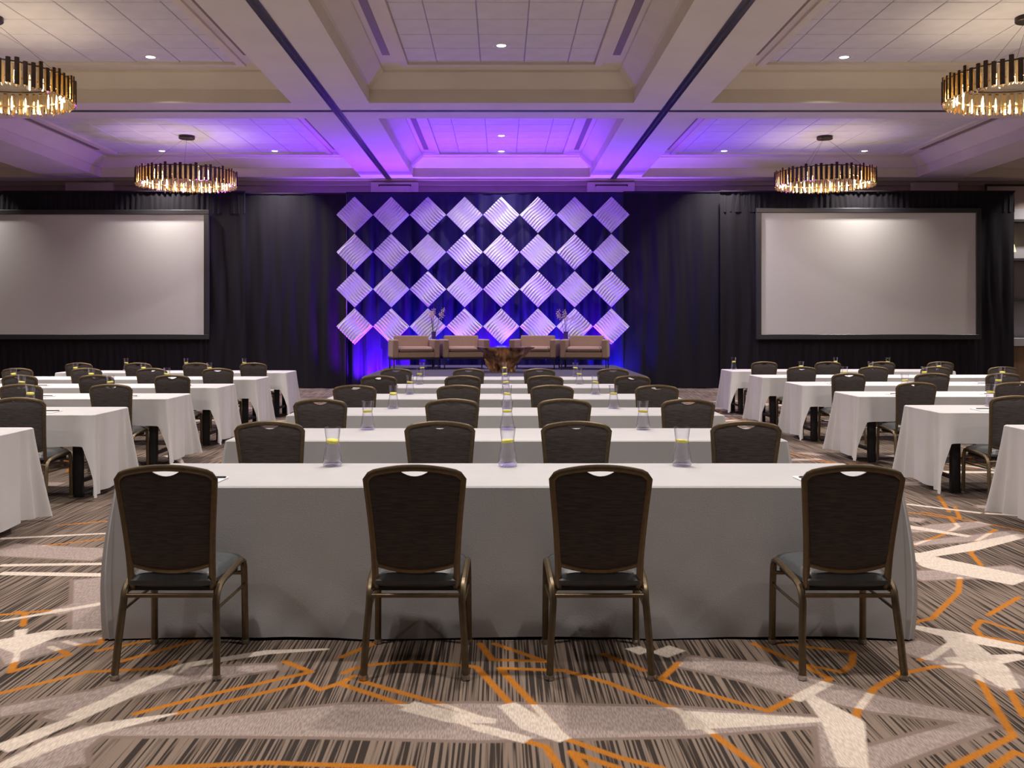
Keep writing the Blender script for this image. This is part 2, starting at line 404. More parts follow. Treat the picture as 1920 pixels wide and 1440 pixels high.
    st2 = nd.new('ShaderNodeMapping'); st2.inputs['Scale'].default_value = (230, 28, 1); lk(geo.outputs['Position'], st2.inputs[0])
    n2 = nd.new('ShaderNodeTexNoise'); n2.inputs['Scale'].default_value = 1; n2.inputs['Detail'].default_value = 0; lk(st2.outputs[0], n2.inputs[0])
    n3 = nd.new('ShaderNodeTexNoise'); n3.inputs['Scale'].default_value = .9; n3.inputs['Detail'].default_value = 1; lk(geo.outputs['Position'], n3.inputs[0])
    sm = nd.new('ShaderNodeMath'); sm.operation = 'MULTIPLY_ADD'; lk(n3.outputs['Fac'], sm.inputs[0]); sm.inputs[1].default_value = .28; lk(n1.outputs['Fac'], sm.inputs[2])
    cr = nd.new('ShaderNodeValToRGB'); e = cr.color_ramp.elements
    e[0].position = .57; e[0].color = (.040, .031, .026, 1); e[1].position = .72; e[1].color = (.215, .165, .130, 1)
    e2 = cr.color_ramp.elements.new(.625); e2.color = (.135, .102, .082, 1)
    lk(sm.outputs[0], cr.inputs[0])
    def mix(f, a, bcol):
        x = nd.new('ShaderNodeMix'); x.data_type = 'RGBA'; lk(f, x.inputs[0])
        if isinstance(a, tuple): x.inputs[6].default_value = (*a, 1)
        else: lk(a, x.inputs[6])
        if isinstance(bcol, tuple): x.inputs[7].default_value = (*bcol, 1)
        else: lk(bcol, x.inputs[7])
        return x.outputs[2]
    n2r = nd.new('ShaderNodeMapRange'); n2r.inputs['From Min'].default_value = .35; n2r.inputs['From Max'].default_value = .65; lk(n2.outputs['Fac'], n2r.inputs[0])
    gcol = mix(n2r.outputs[0], (.37, .30, .27), (.25, .20, .18))
    wcol = mix(n2r.outputs[0], (.66, .575, .49), (.50, .425, .36))
    ocol = mix(n2.outputs['Fac'], (.50, .185, .022), (.34, .125, .016))
    c = mix(mGo, cr.outputs[0], (.20, .148, .125))
    c = mix(mG, c, gcol)
    c = mix(mO, c, ocol)
    og = nd.new('ShaderNodeMath'); og.operation = 'MULTIPLY'; lk(mO, og.inputs[0]); lk(mG, og.inputs[1])
    c = mix(og.outputs[0], c, wcol)
    c = mix(mW, c, wcol)
    lk(c, b.inputs['Base Color'])
    bp = nd.new('ShaderNodeBump'); bp.inputs['Strength'].default_value = .35; bp.inputs['Distance'].default_value = .006
    lk(n2.outputs['Fac'], bp.inputs['Height']); lk(bp.outputs[0], b.inputs['Normal'])
    return m
M_CARPET = carpet_material()

# ================================================================== ROOM
XW = 18.2; YB = -3.0; YF = 23.76
CEIL_TOP = 5.95
m = MB(); m.box(-XW, XW, YB, YF, -.1, 0); struct(m.build('floor', M_CARPET, smooth=False))
m = MB(); m.box(-XW - .15, XW + .15, YF, YF + .15, 0, CEIL_TOP); struct(m.build('wall_back', M_WALL, smooth=False))
m = MB(); m.box(-XW - .15, -XW, YB, YF, 0, CEIL_TOP); struct(m.build('wall_left', M_WALL, smooth=False))
m = MB(); m.box(XW, XW + .15, YB, YF, 0, CEIL_TOP); struct(m.build('wall_right', M_WALL, smooth=False))
m = MB(); m.box(-XW - .15, XW + .15, YB - .15, YB, 0, CEIL_TOP); struct(m.build('wall_front', M_DARKWALL, smooth=False))
XS = [-XW, -17.6, -11.15, -9.83, -3.44, -2.165, 2.165, 3.43, 10.2, 11.3, 17.6, XW]
YS = [YB, 9.0, 15.63, 16.8, 23.40, YF]
CX = [(-17.6, -11.15), (-9.83, -3.44), (-2.165, 2.165), (3.43, 10.2), (11.3, 17.6)]
CY = [(9.0, 15.63), (16.8, 23.40)]
m = MB()
for i in range(len(XS) - 1):
    for j in range(len(YS) - 1):
        if (XS[i], XS[i + 1]) in CX and (YS[j], YS[j + 1]) in CY: continue
        x0, x1, y0, y1 = XS[i], XS[i + 1], YS[j], YS[j + 1]
        m.add([(x0, y0, SOFFIT_Z), (x0, y1, SOFFIT_Z), (x1, y1, SOFFIT_Z), (x1, y0, SOFFIT_Z)], [(0, 1, 2, 3)])
m.add([(-XW, YB, CEIL_TOP), (-XW, YF, CEIL_TOP), (XW, YF, CEIL_TOP), (XW, YB, CEIL_TOP)], [(0, 1, 2, 3)])
ceiling = struct(m.build('ceiling', M_PAINT, smooth=False))
tile_cache = {}
def tile_mesh(w_, l_):
    k = (round(w_, 2), round(l_, 2))
    if k not in tile_cache:
        t = MB(); t.box(-k[0] / 2 + .006, k[0] / 2 - .006, -k[1] / 2 + .006, k[1] / 2 - .006, 0, .02, bev=.006)
        tile_cache[k] = t.mesh('ceiling_tile', M_TILE)
    return tile_cache[k]
for ci, (x0, x1) in enumerate(CX):
    for cj, (y0, y1) in enumerate(CY):
        def ring(i): return [(x0 + i, y0 + i), (x1 - i, y0 + i), (x1 - i, y1 - i), (x0 + i, y1 - i)]
        prof = [(0, 0), (0, .22), (.045, .225), (.27, .43), (.275, .465), (.58, .465), (.585, .43), (.70, .43), (.705, .49)]
        m = MB()
        for i, z in prof: m.v += [(x, y, SOFFIT_Z + z) for x, y in ring(i)]
        for k in range(len(prof) - 1):
            for q in range(4):
                a = k * 4 + q; b2 = k * 4 + (q + 1) % 4
                m.f.append((a, a + 4, b2 + 4, b2)); m.mi.append(0)
        cof = m.build('coffer', M_COFFER, ceiling, smooth=False)
        i = .705; m = MB(); m.box(x0 + i, x1 - i, y0 + i, y1 - i, TILE_Z + .016, TILE_Z + .03); m.build('tile_grid', M_GAP, cof, smooth=False)
        for sx in ((x0 + .36, x0 + .47), (x1 - .47, x1 - .36)):       # air slots that stop short of the corners
            m = MB(); m.box(sx[0], sx[1], y0 + 1.2, y1 - 1.15, SOFFIT_Z + .455, SOFFIT_Z + .47)
            m.build('air_slot', M_SLOT, cof, smooth=False)
        ax = {0: .0, 1: -4.33, 2: .016, 3: 4.30, 4: 0.}[ci]; st = .68
        X = [x0 + i] + sorted(v for v in (ax + (k) * st + (.34 if ci == 2 else 0) for k in range(-40, 40)) if x0 + i + .08 < v < x1 - i - .08) + [x1 - i]
        Y = [y0 + i] + sorted(v for v in (13.5 + k * .672 for k in range(-40, 40)) if y0 + i + .08 < v < y1 - i - .04) + [y1 - i]
        far = MB()
        for a in range(len(X) - 1):
            for b2 in range(len(Y) - 1):
                cxm, cym = (X[a] + X[a + 1]) / 2, (Y[b2] + Y[b2 + 1]) / 2
                seen = cym > 11.6 and abs(cxm) / cym < .55
                if seen: link('ceiling_tile', tile_mesh(X[a + 1] - X[a], Y[b2 + 1] - Y[b2]), cof, (cxm, cym, TILE_Z))
                else: far.box(X[a] + .006, X[a + 1] - .006, Y[b2] + .006, Y[b2 + 1] - .006, TILE_Z, TILE_Z + .02)
        if far.v: tag(far.build('ceiling_tiling', M_TILE, cof, smooth=False), kind='stuff')
# partition tracks in the soffit
def track(x0, x1, y0, y1, n, lw=.035):
    m = MB(); m.box(x0, x1, y0, y1, SOFFIT_Z - .012, SOFFIT_Z + .01)
    o = struct(m.build(f'trim_{n}', M_TRACK, smooth=False))
    cxm = (x0 + x1) / 2; cym = (y0 + y1) / 2; s = MB()
    if y1 - y0 > x1 - x0: s.box(cxm - lw / 2, cxm + lw / 2, y0, y1, SOFFIT_Z - .014, SOFFIT_Z)
    else: s.box(x0, x1, cym - lw / 2, cym + lw / 2, SOFFIT_Z - .014, SOFFIT_Z)
    s.build('track_slot', M_DARKLINE, o, smooth=False)
track(-2.86, -2.72, YB, YF, 1); track(2.70, 2.84, YB, YF, 2)
track(-XW, -2.87, 16.15, 16.25, 3, .06); track(-2.71, 2.69, 16.15, 16.25, 4, .05); track(2.85, XW, 16.15, 16.25, 5, .06)
# back wall: shadow cornice, pilasters, pocket doors of the partitions
m = MB(); m.box(-XW, XW, 23.70, YF, SOFFIT_Z - .16, SOFFIT_Z - .02); struct(m.build('trim_6', M_WALL, smooth=False))
m = MB(); m.box(-XW, XW, 23.64, YF, SOFFIT_Z - .05, SOFFIT_Z - .001); struct(m.build('trim_7', M_PILASTER, smooth=False))
for n, (xa, xb) in enumerate([(-10.8, -9.63), (-3.23, -2.06), (2.13, 3.3), (10.16, 11.3)]):
    m = MB(); m.box(xa, xb, 23.62, 23.76, 0, SOFFIT_Z - .1, bev=.01); p = struct(m.build(f'trim_{8 + n}', M_PILASTER))
    if n in (1, 2):
        m = MB(); m.box(xa + .22, xb - .2, 23.60, 23.625, 0, SOFFIT_Z - .19); m.build('pocket_door', M_PILASTER, p, smooth=False)
        m = MB(); m.box(xa + .19, xb - .17, 23.605, 23.622, SOFFIT_Z - .2, SOFFIT_Z - .15); m.build('door_head', M_DARKLINE, p, smooth=False)
m = MB(); m.box(12.0, 15.5, 23.66, 23.76, 0, SOFFIT_Z - .16); pf = struct(m.build('trim_12', M_PILASTER, smooth=False))
m = MB(); m.box(11.98, 12.03, 23.64, 23.665, 0, SOFFIT_Z - .14); m.box(11.98, 15.5, 23.64, 23.665, SOFFIT_Z - .19, SOFFIT_Z - .14); m.build('dark_reveal', M_DARKLINE, pf, smooth=False)

# ================================================================== DOWNLIGHTS
m = MB(); m.lathe([(.10, .004), (.132, -.006), (.138, .0), (.132, .012)], 28); dl_trim = m.mesh('trim', M_TRIMW)
m = MB(); m.lathe([(.001, -.001), (.06, -.001), (.101, .003)], 28); dl_lens = m.mesh('lens', M_LENS)
DL_LABEL = ['round recessed downlight glowing in the middle coffer nearest the camera', 'round recessed downlight in the near left coffer beside the chandelier glow',
            'round recessed downlight in the near right coffer left of the chandelier', 'upper of the two recessed downlights in the violet-lit middle coffer',
            'lower of the two recessed downlights in the violet-lit middle coffer', 'recessed downlight above the left projection screen, left of the far left chandelier cable',
            'recessed downlight in the far left coffer, right of the chandelier', 'recessed downlight in the far right coffer, left of the chandelier',
            'recessed downlight in the far right coffer, right of the chandelier']
for (x, y), lb in zip(DOWN_SEEN, DL_LABEL):
    r = empty('downlight', (x, y, TILE_Z)); tag(r, lb, 'ceiling light', 'recessed downlights')
    link('trim_ring', dl_trim, r); link('lens', dl_lens, r)

# ================================================================== CHANDELIERS
def half_tube(h, rr, tip):
    m = MB(); n = 6
    for z in (0, h * .9): pass
    # three-sided crystal-like rod: dark face outside (-x is inward)
    ring = [(rr * .55, -rr * .8), (rr * .9, 0), (rr * .55, rr * .8), (-rr * .5, rr * .55), (-rr * .5, -rr * .55)]
    zs = [0.0, h]
    for z in zs: m.v += [(x, y, z) for x, y in ring]
    k = 5
    for q in range(k):
        m.f.append((q, (q + 1) % k, k + (q + 1) % k, k + q)); m.mi.append(0 if q in (0, 1) else 1)
    m.f.append(tuple(range(k, 2 * k))); m.mi.append(0)
    o = len(m.v); m.v.append((0.004, 0, -tip))
    for q in range(k): m.f.append(((q + 1) % k, q, o)); m.mi.append(1)
    m.fix = True
    return m.mesh('glass_rod', [M_TUBE, M_GOLD], smooth=False)
rods = [half_tube(.30 + d, .037, .03) for d in (0, .02, .045)]
m = MB()
ring_ = [(.020 * math.cos(2 * PI * q / 6), .020 * math.sin(2 * PI * q / 6)) for q in range(6)]
m.v += [(x, y, .0) for x, y in ring_] + [(x, y, .26) for x, y in ring_] + [(0, 0, -.04)]
for q in range(6): m.f += [(q, (q + 1) % 6, 6 + (q + 1) % 6, 6 + q), ((q + 1) % 6, q, 12)]; m.mi += [0, 0]
m.f.append(tuple(range(6, 12))); m.mi.append(0); m.fix = True
crystal_me = m.mesh('crystal_rod', M_CRYSTAL, smooth=False)
m = MB(); m.lathe([(.008, -.055), (.013, -.02), (.012, .05), (.008, .10), (.002, .14)], 7, cap0=True); bulb_me = m.mesh('bulb', M_BULB)
CH_R = 1.03
def make_chandelier():
    r = empty('chandelier')
    zt = TILE_Z - CH_Z0
    m = MB(); m.lathe([(.001, zt - .07), (.16, zt - .07), (.17, zt - .06), (.17, zt - .002)], 24); m.build('canopy', M_CANOPY, r)
    for a in (PI / 2 + .4, PI / 2 + .4 + 2 * PI / 3, PI / 2 + .4 + 4 * PI / 3):
        m = MB(); m.tube([(.05 * math.cos(a), .05 * math.sin(a), zt - .06), ((CH_R - .06) * math.cos(a), (CH_R - .06) * math.sin(a), .3)], .0025, n=5); m.build('cable', M_CANOPY, r)
    for zz in (.30, .10):
        m = MB(); m.lathe([(CH_R - .09, zz), (CH_R - .072, zz), (CH_R - .072, zz + .02), (CH_R - .09, zz + .02), (CH_R - .09, zz)], 60); m.build('ring', M_CANOPY if zz > .2 else M_GOLD, r)
    N_ = 64
    for k in range(N_):
        a = 2 * PI * k / N_; j = (k * 7 + 3) % 3
        o = link('glass_rod', rods[j], r, (CH_R * math.cos(a), CH_R * math.sin(a), .0 + (.012 if k % 2 else 0)), a)
    for k in range(N_):
        a = 2 * PI * (k + .5) / N_
        link('crystal_rod', crystal_me, r, ((CH_R - .04) * math.cos(a), (CH_R - .04) * math.sin(a), .005 + .01 * (k % 3)), a)
    for k in range(30):
        a = 2 * PI * (k + .35) / 30
        link('bulb', bulb_me, r, ((CH_R - .12) * math.cos(a), (CH_R - .12) * math.sin(a), .045 + .03 * (k % 3)))
    return r
ch0 = make_chandelier()
CH_LABEL = ['ring chandelier of smoked rods hanging over the left side, in front of the left screen', 'ring chandelier of smoked rods hanging over the right side, in front of the right screen',
            'large ring chandelier cut off by the left edge, nearest left', 'large ring chandelier cut off by the right edge, nearest right']
for i, (x, y) in enumerate(CHANDS):
    o = ch0 if i == 0 else copy_tree(ch0)
    o.location = (x, y, CH_Z0); tag(o, CH_LABEL[i], 'chandelier', 'ring chandeliers of smoked rods')

# ================================================================== CURTAINS
def pleat(xa, xb, z0, z1, seed, amp=.06, per=.28, nz=10, dx=.035, gather=True, flare=.0):
    rnd = random.Random(seed); n = max(8, int((xb - xa) / dx)); ph = []
    x = 0; f = 0
    comps = [(2 * PI / (per * rnd.uniform(.8, 1.25)), rnd.uniform(0, 6.28), rnd.uniform(.5, 1)) for _ in range(3)]
    comps += [(2 * PI / (per * .45), rnd.uniform(0, 6), .35), (2 * PI / (per * 3.3), rnd.uniform(0, 6), .8)]
    m = MB()
    for k in range(nz + 1):
        t = k / nz; z = z1 + (z0 - z1) * t
        for i in range(n + 1):
            xx = xa + (xb - xa) * i / n
            s = sum(c * math.sin(w_ * (xx + .05 * math.sin(1.7 * z + p)) + p) for w_, p, c in comps) / 2.6
            s = math.copysign(abs(s) ** .8, s)
            a = amp * (.12 + .88 * min(1, t * 2.2)) if gather else amp
            m.v.append((xx, -a * s - flare * t * t, z))
    for k in range(nz):
        for i in range(n):
            q = k * (n + 1) + i
            m.f.append((q, q + n + 1, q + n + 2, q + 1)); m.mi.append(0)
    return m
def curtain(name, xa, xb, y, z0, z1, seed, mt, label, **kw):
    m = pleat(xa, xb, z0, z1, seed, **kw)
    r = empty(name, (0, y, 0))
    m.build('drape', mt, r)
    b = MB(); b.tube([(xa, .0, z1 + .01), (xb, .0, z1 + .01)], .022, n=8, ref=(0, 0, 1)); b.build('top_rail', M_VELVET, r)
    tag(r, label, 'curtain', 'black pipe and drape curtains')
    return r
curtain('stage_curtain', -6.2, -3.75, 23.1, .02, 4.70, 1, M_VELVET, 'black floor-length curtain between the left screen and the diamond wall panels', amp=.055, per=.5)
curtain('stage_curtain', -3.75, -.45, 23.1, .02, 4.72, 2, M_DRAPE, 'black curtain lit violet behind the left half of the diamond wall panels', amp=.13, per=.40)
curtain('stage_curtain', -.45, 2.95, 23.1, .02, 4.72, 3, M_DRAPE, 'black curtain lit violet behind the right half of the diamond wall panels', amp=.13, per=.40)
curtain('stage_curtain', 2.95, 5.3, 23.1, .02, 4.74, 4, M_VELVET, 'black floor-length curtain between the diamond wall panels and the right screen', amp=.045, per=.42)

# ================================================================== SCREENS
def screen(xc, hw_in, z0, z1, seed, xa, xb, side):
    y = 22.86
    r = empty('projection_screen', (xc, y, 0)); fw = .125
    m = MB(); m.box(-hw_in, hw_in, 0, .012, z0, z1); m.build('screen_surface', M_SCREEN, r, smooth=False)
    for nm, b in (('frame_rail', (-hw_in - fw, hw_in + fw, z1, z1 + .11)), ('frame_rail', (-hw_in - fw, hw_in + fw, z0 - .12, z0)),
                  ('frame_stile', (-hw_in - fw, -hw_in, z0, z1)), ('frame_stile', (hw_in, hw_in + fw, z0, z1))):
        m = MB(); m.box(b[0], b[1], -.04, .03, b[2], b[3], bev=.008); m.build(nm, M_SCRFRAME, r)
    tag(r, f'large blank white projection screen in a dark frame, {side} of the stage', 'projection screen', 'projection screens beside the stage')
    d = empty('screen_drape', (0, y + .08, 0))
    m = pleat(xa, xb, z1 + .03, 4.73, seed, amp=.02, per=.14, nz=4, dx=.02, gather=False); m.build('valance', M_VELVET, d)
    m = pleat(xa, xc - hw_in - .07, .02, 4.70, seed + 1, amp=.045, per=.3); m.build('side_drape', M_VELVET, d)
    m = pleat(xc + hw_in + .07, xb, .02, 4.70, seed + 2, amp=.05 if side == 'left' else .03, per=.42 if side == 'left' else .3); m.build('side_drape', M_VELVET, d)
    m = pleat(xc - hw_in - .1, xc + hw_in + .1, .02, z0 - .1, seed + 3, amp=.025, per=.16, nz=4, dx=.025, gather=False); m.build('skirt', M_VELVET, d)
    b = MB(); b.tube([(xa, -.02, 4.74), (xb, -.02, 4.74)], .02, n=8, ref=(0, 0, 1)); b.build('top_rail', M_VELVET, d)
    tag(d, f'black pleated drape surround with valance and skirt around the {side} screen', 'curtain', 'black drape surrounds of the screens')
screen(-9.68, 2.565, 1.31, 4.18, 11, -12.9, -6.15, 'left')
screen(8.79, 2.57, 1.31, 4.22, 21, 5.25, 12.33, 'right')

# display cabinet at the right edge behind the drape, with a small brass lamp
r = empty('display_cabinet', (13.6, 23.35, 0))
m = MB(); m.box(-1.35, 1.5, -.25, .28, 0, 1.02, bev=.01); m.build('base', M_CABWOOD, r)
m = MB(); m.box(-1.4, 1.5, -.3, .28, 1.02, 1.22, bev=.01); m.build('countertop', M_CABINET, r)
m = MB(); m.box(-1.35, 1.5, .2, .28, 1.22, 4.4); m.build('back_panel', M_CABINET, r, smooth=False)
for z in (2.12, 3.1, 4.05):
    m = MB(); m.box(-1.33, 1.5, -.1, .2, z, z + .06); m.build('shelf', M_DARKLINE, r, smooth=False)
tag(r, 'grey shelved cabinet with brown base glimpsed past the right drape at the picture edge', 'cabinet')
r = empty('table_lamp', (12.45, 23.3, 3.16))
m = MB(); m.lathe([(.05, 0), (.045, .02), (.012, .04), (.012, .2)], 12, cap0=True, cap1=True); m.build('base', M_GOLD, r)
m = MB(); m.lathe([(.1, .16), (.06, .34)], 14); m.build('lamp_shade', M_SHADE, r)
tag(r, 'small lit brass lamp on a shelf at the right picture edge', 'lamp')

# ================================================================== DIAMOND PANELS
def panel_mesh(seed):
    rnd = random.Random(seed); S = .61; nu = 81; nv = 12; NR = 9
    m = MB(); dep = .044; ph = rnd.uniform(-.3, .3)
    for j in range(nv + 1):
        v = j / nv
        for i in range(nu + 1):
            u = i / nu
            amp = .12 + .88 * abs(math.cos(PI * v)) ** 1.1
            hgt = .5 + .5 * math.cos(2 * PI * (NR * u) + 1.3 * math.sin(2 * PI * v + ph))
            edge = min(1, min(u, 1 - u) * 14)
            m.v.append(((u - .5) * S, -.022 - dep * amp * hgt * edge, (v - .5) * S))
    for j in range(nv):
        for i in range(nu):
            q = j * (nu + 1) + i; m.f.append((q, q + 1, q + nu + 2, q + nu + 1)); m.mi.append(0)
    h = S / 2; o = len(m.v)
    m.add([(-h, -.022, -h), (h, -.022, -h), (h, -.022, h), (-h, -.022, h), (-h, .02, -h), (h, .02, -h), (h, .02, h), (-h, .02, h)],
          [(0, 4, 5, 1), (1, 5, 6, 2), (2, 6, 7, 3), (3, 7, 4, 0), (4, 7, 6, 5)])
    return m.mesh('wave_panel', M_PANEL)
pm = [panel_mesh(3), panel_mesh(8)]
ROWN = ['top', 'second', 'third', 'bottom']; COLN = ['leftmost', 'second from left', 'third from left', 'fourth from left', 'fourth from right', 'third from right', 'second from right', 'rightmost']
for rr in range(4):
    for cc in range(8):
        o = link('wave_panel', pm[(rr + cc) % 2], None, (-3.495 + cc * .8735, 22.75, 4.157 - rr * .8855))
        o.rotation_euler.y = R(45) if (rr + cc) % 2 else R(-45)
        tag(o, f'white ridged diamond wall panel, {COLN[cc]} in the {ROWN[rr]} row', 'wall panel', 'diamond wall panels behind the stage')

# ================================================================== STAGE
r = empty('stage', (.07, 19.4, 0))
m = MB(); m.box(-2.55, 2.55, -2.3, 2.6, STAGE_Z - .08, STAGE_Z, bev=.01); m.build('deck', M_STAGE, r)
m = MB(); m.box(-2.53, 2.53, -2.28, -2.26, 0, STAGE_Z - .08); m.build('skirt', M_VELVET, r, smooth=False)
for sx in (-1, 1):
    m = MB(); m.box(min(sx * 2.53, sx * 2.51), max(sx * 2.53, sx * 2.51), -2.26, 2.58, 0, STAGE_Z - .08); m.build('skirt', M_VELVET, r, smooth=False)
tag(r, 'low carpeted stage platform with black skirt under the armchairs', 'stage')

# ---- armchairs
def make_armchair():
    r = empty('armchair')
    W = .49
    m = MB(); m.box(-W + .1, W - .1, -.36, .36, .24, .36, bev=.02); m.build('seat_base', M_SOFA, r)
    m = MB(); m.box(-W + .13, W - .13, -.39, .27, .36, .47, bev=.04); m.build('seat_cushion', M_SOFA, r)
    for sx in (-1, 1):
        m = MB(); a, b = sorted((sx * W, sx * (W - .12))); m.box(a, b, -.38, .38, .24, .62, bev=.02); m.build('arm', M_SOFA, r)
    m = MB()
    m.add([(-W + .12, .22, .36), (W - .12, .22, .36), (W - .12, .30, .70), (-W + .12, .30, .70), (-W + .12, .38, .24), (W - .12, .38, .24), (W - .12, .42, .68), (-W + .12, .42, .68)],
          [(0, 1, 2, 3), (1, 5, 6, 2), (5, 4, 7, 6), (4, 0, 3, 7), (3, 2, 6, 7), (0, 4, 5, 1)]); m.fix = True
    o = m.build('backrest', M_SOFA, r, smooth=False)
    bv = o.modifiers.new('bevel', 'BEVEL'); bv.width = .02; bv.segments = 2
    m = MB(); m.box(-W, W, -.37, .37, .205, .24, bev=.005); m.build('base_rail', M_BLACKMET, r)
    for sx in (-1, 1):
        for sy in (-1, 1):
            m = MB(); m.tube([(sx * (W - .03), sy * .34, .21), (sx * (W - .03), sy * .34, 0)], .013, n=6, ref=(0, 1, 0)); m.build('leg', M_BLACKMET, r)
    return r
arm0 = make_armchair()
for i, (x, y, a, lb) in enumerate([(-1.84, 20.05, 14, 'outer left tan lounge armchair on the stage'), (-.80, 20.25, 12, 'inner left tan lounge armchair beside the root table'),
                                (.72, 20.25, -12, 'inner right tan lounge armchair beside the root table'), (1.76, 20.05, -10, 'outer right tan lounge armchair on the stage')]):
    o = arm0 if i == 0 else copy_tree(arm0)
    o.location = (x, y, STAGE_Z); o.rotation_euler.z = R(a)
    tag(o, lb, 'armchair', 'lounge armchairs on the stage')

# ---- root coffee table
def root_table():
    r = empty('root_table', (.03, 18.85, STAGE_Z))
    m = MB(); rnd = random.Random(5); n = 56; nz = 22
    ang = [(rnd.uniform(0, 6.28), rnd.randint(3, 7), rnd.uniform(.04, .10)) for _ in range(5)]
    from mathutils import noise
    for k in range(nz + 1):
        t = k / nz; z = .48 * t; base = .20 + .31 * t ** 1.25
        for i in range(n):
            th = 2 * PI * i / n
            s = sum(a * math.sin(q * th + p + 2.2 * t) for p, q, a in ang) * (.5 + .8 * t)
            nn = noise.noise(Vector((math.cos(th) * 3.2, math.sin(th) * 3.2, z * 5))) * .16 + noise.noise(Vector((math.cos(th) * 9, math.sin(th) * 9, z * 14))) * .06
            rad = max(.10, base * (1 + s) + nn * .8)
            m.v.append((rad * math.cos(th), rad * .85 * math.sin(th), z))
    for k in range(nz):
        for i in range(n):
            a = k * n + i; b = k * n + (i + 1) % n; m.f.append((a, b, b + n, a + n)); m.mi.append(0)
    m.f.append(tuple(reversed(range(n)))); m.mi.append(0); m.f.append(tuple(nz * n + i for i in range(n))); m.mi.append(0)
    m.build('root_base', M_ROOT, r)
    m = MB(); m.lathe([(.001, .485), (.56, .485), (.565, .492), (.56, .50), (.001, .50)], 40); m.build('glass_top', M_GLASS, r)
    tag(r, 'gnarled glossy root-wood coffee table with round glass top on the stage', 'coffee table')
root_table()

# ---- side tables with vases
def vase_set(x, y, side, seed):
    t = empty('side_table', (x, y, STAGE_Z))
    m = MB(); m.lathe([(.001, .50), (.2, .50), (.2, .52), (.001, .52)], 24); m.build('tabletop', M_BLACKMET, t)
    m = MB(); m.tube([(0, 0, .5), (0, 0, .02)], .018, n=8); m.build('pole', M_BLACKMET, t)
    m = MB(); m.lathe([(.001, .02), (.15, .02), (.15, 0)], 24); m.build('base', M_BLACKMET, t)
    tag(t, f'small black side table between the {side} pair of armchairs', 'side table', 'small side tables on the stage')
    v = empty('flower_vase', (x, y, STAGE_Z + .52)); rnd = random.Random(seed)
    m = MB(); m.lathe([(.04, 0), (.045, .01), (.042, .12), (.05, .24), (.055, .26)], 14, cap0=True); m.build('vase', M_VASE, v)
    for k in range(6):
        a = rnd.uniform(0, 6.28); L = rnd.uniform(.28, .52); sx = rnd.uniform(-.16, .16)
        p = [(0, 0, .05), (sx * .3, rnd.uniform(-.02, .02), .25), (sx * .8, rnd.uniform(-.05, .05), .25 + L * .6), (sx * 1.3, 0, .25 + L)]
        m = MB(); m.tube(p, .004, n=5); s = m.build('stem', M_LEAF, v)
        for q in range(3):
            bx = MB(); c = Vector(p[3]) * (1 - q * .22) + Vector(p[2]) * (q * .22) + Vector((rnd.uniform(-.03, .03), rnd.uniform(-.03, .03), 0))
            for pt in range(5):
                th = pt * 2 * PI / 5 + a
                d = Vector((math.cos(th), math.sin(th) * .5 - .3, math.sin(th))) * .036
                bx.add([c, c + d + Vector((0, -.01, .012)), c + d * 1.5, c + d + Vector((.012, -.01, -.01))], [(0, 1, 2, 3)])
            bx.build('blossom', M_PETAL, s)
    tag(v, f'narrow violet vase with orchid stems behind the {side} pair of armchairs', 'vase', 'flower vases on the stage')
vase_set(-1.47, 20.75, 'left', 3); vase_set(1.40, 20.75, 'right', 9)

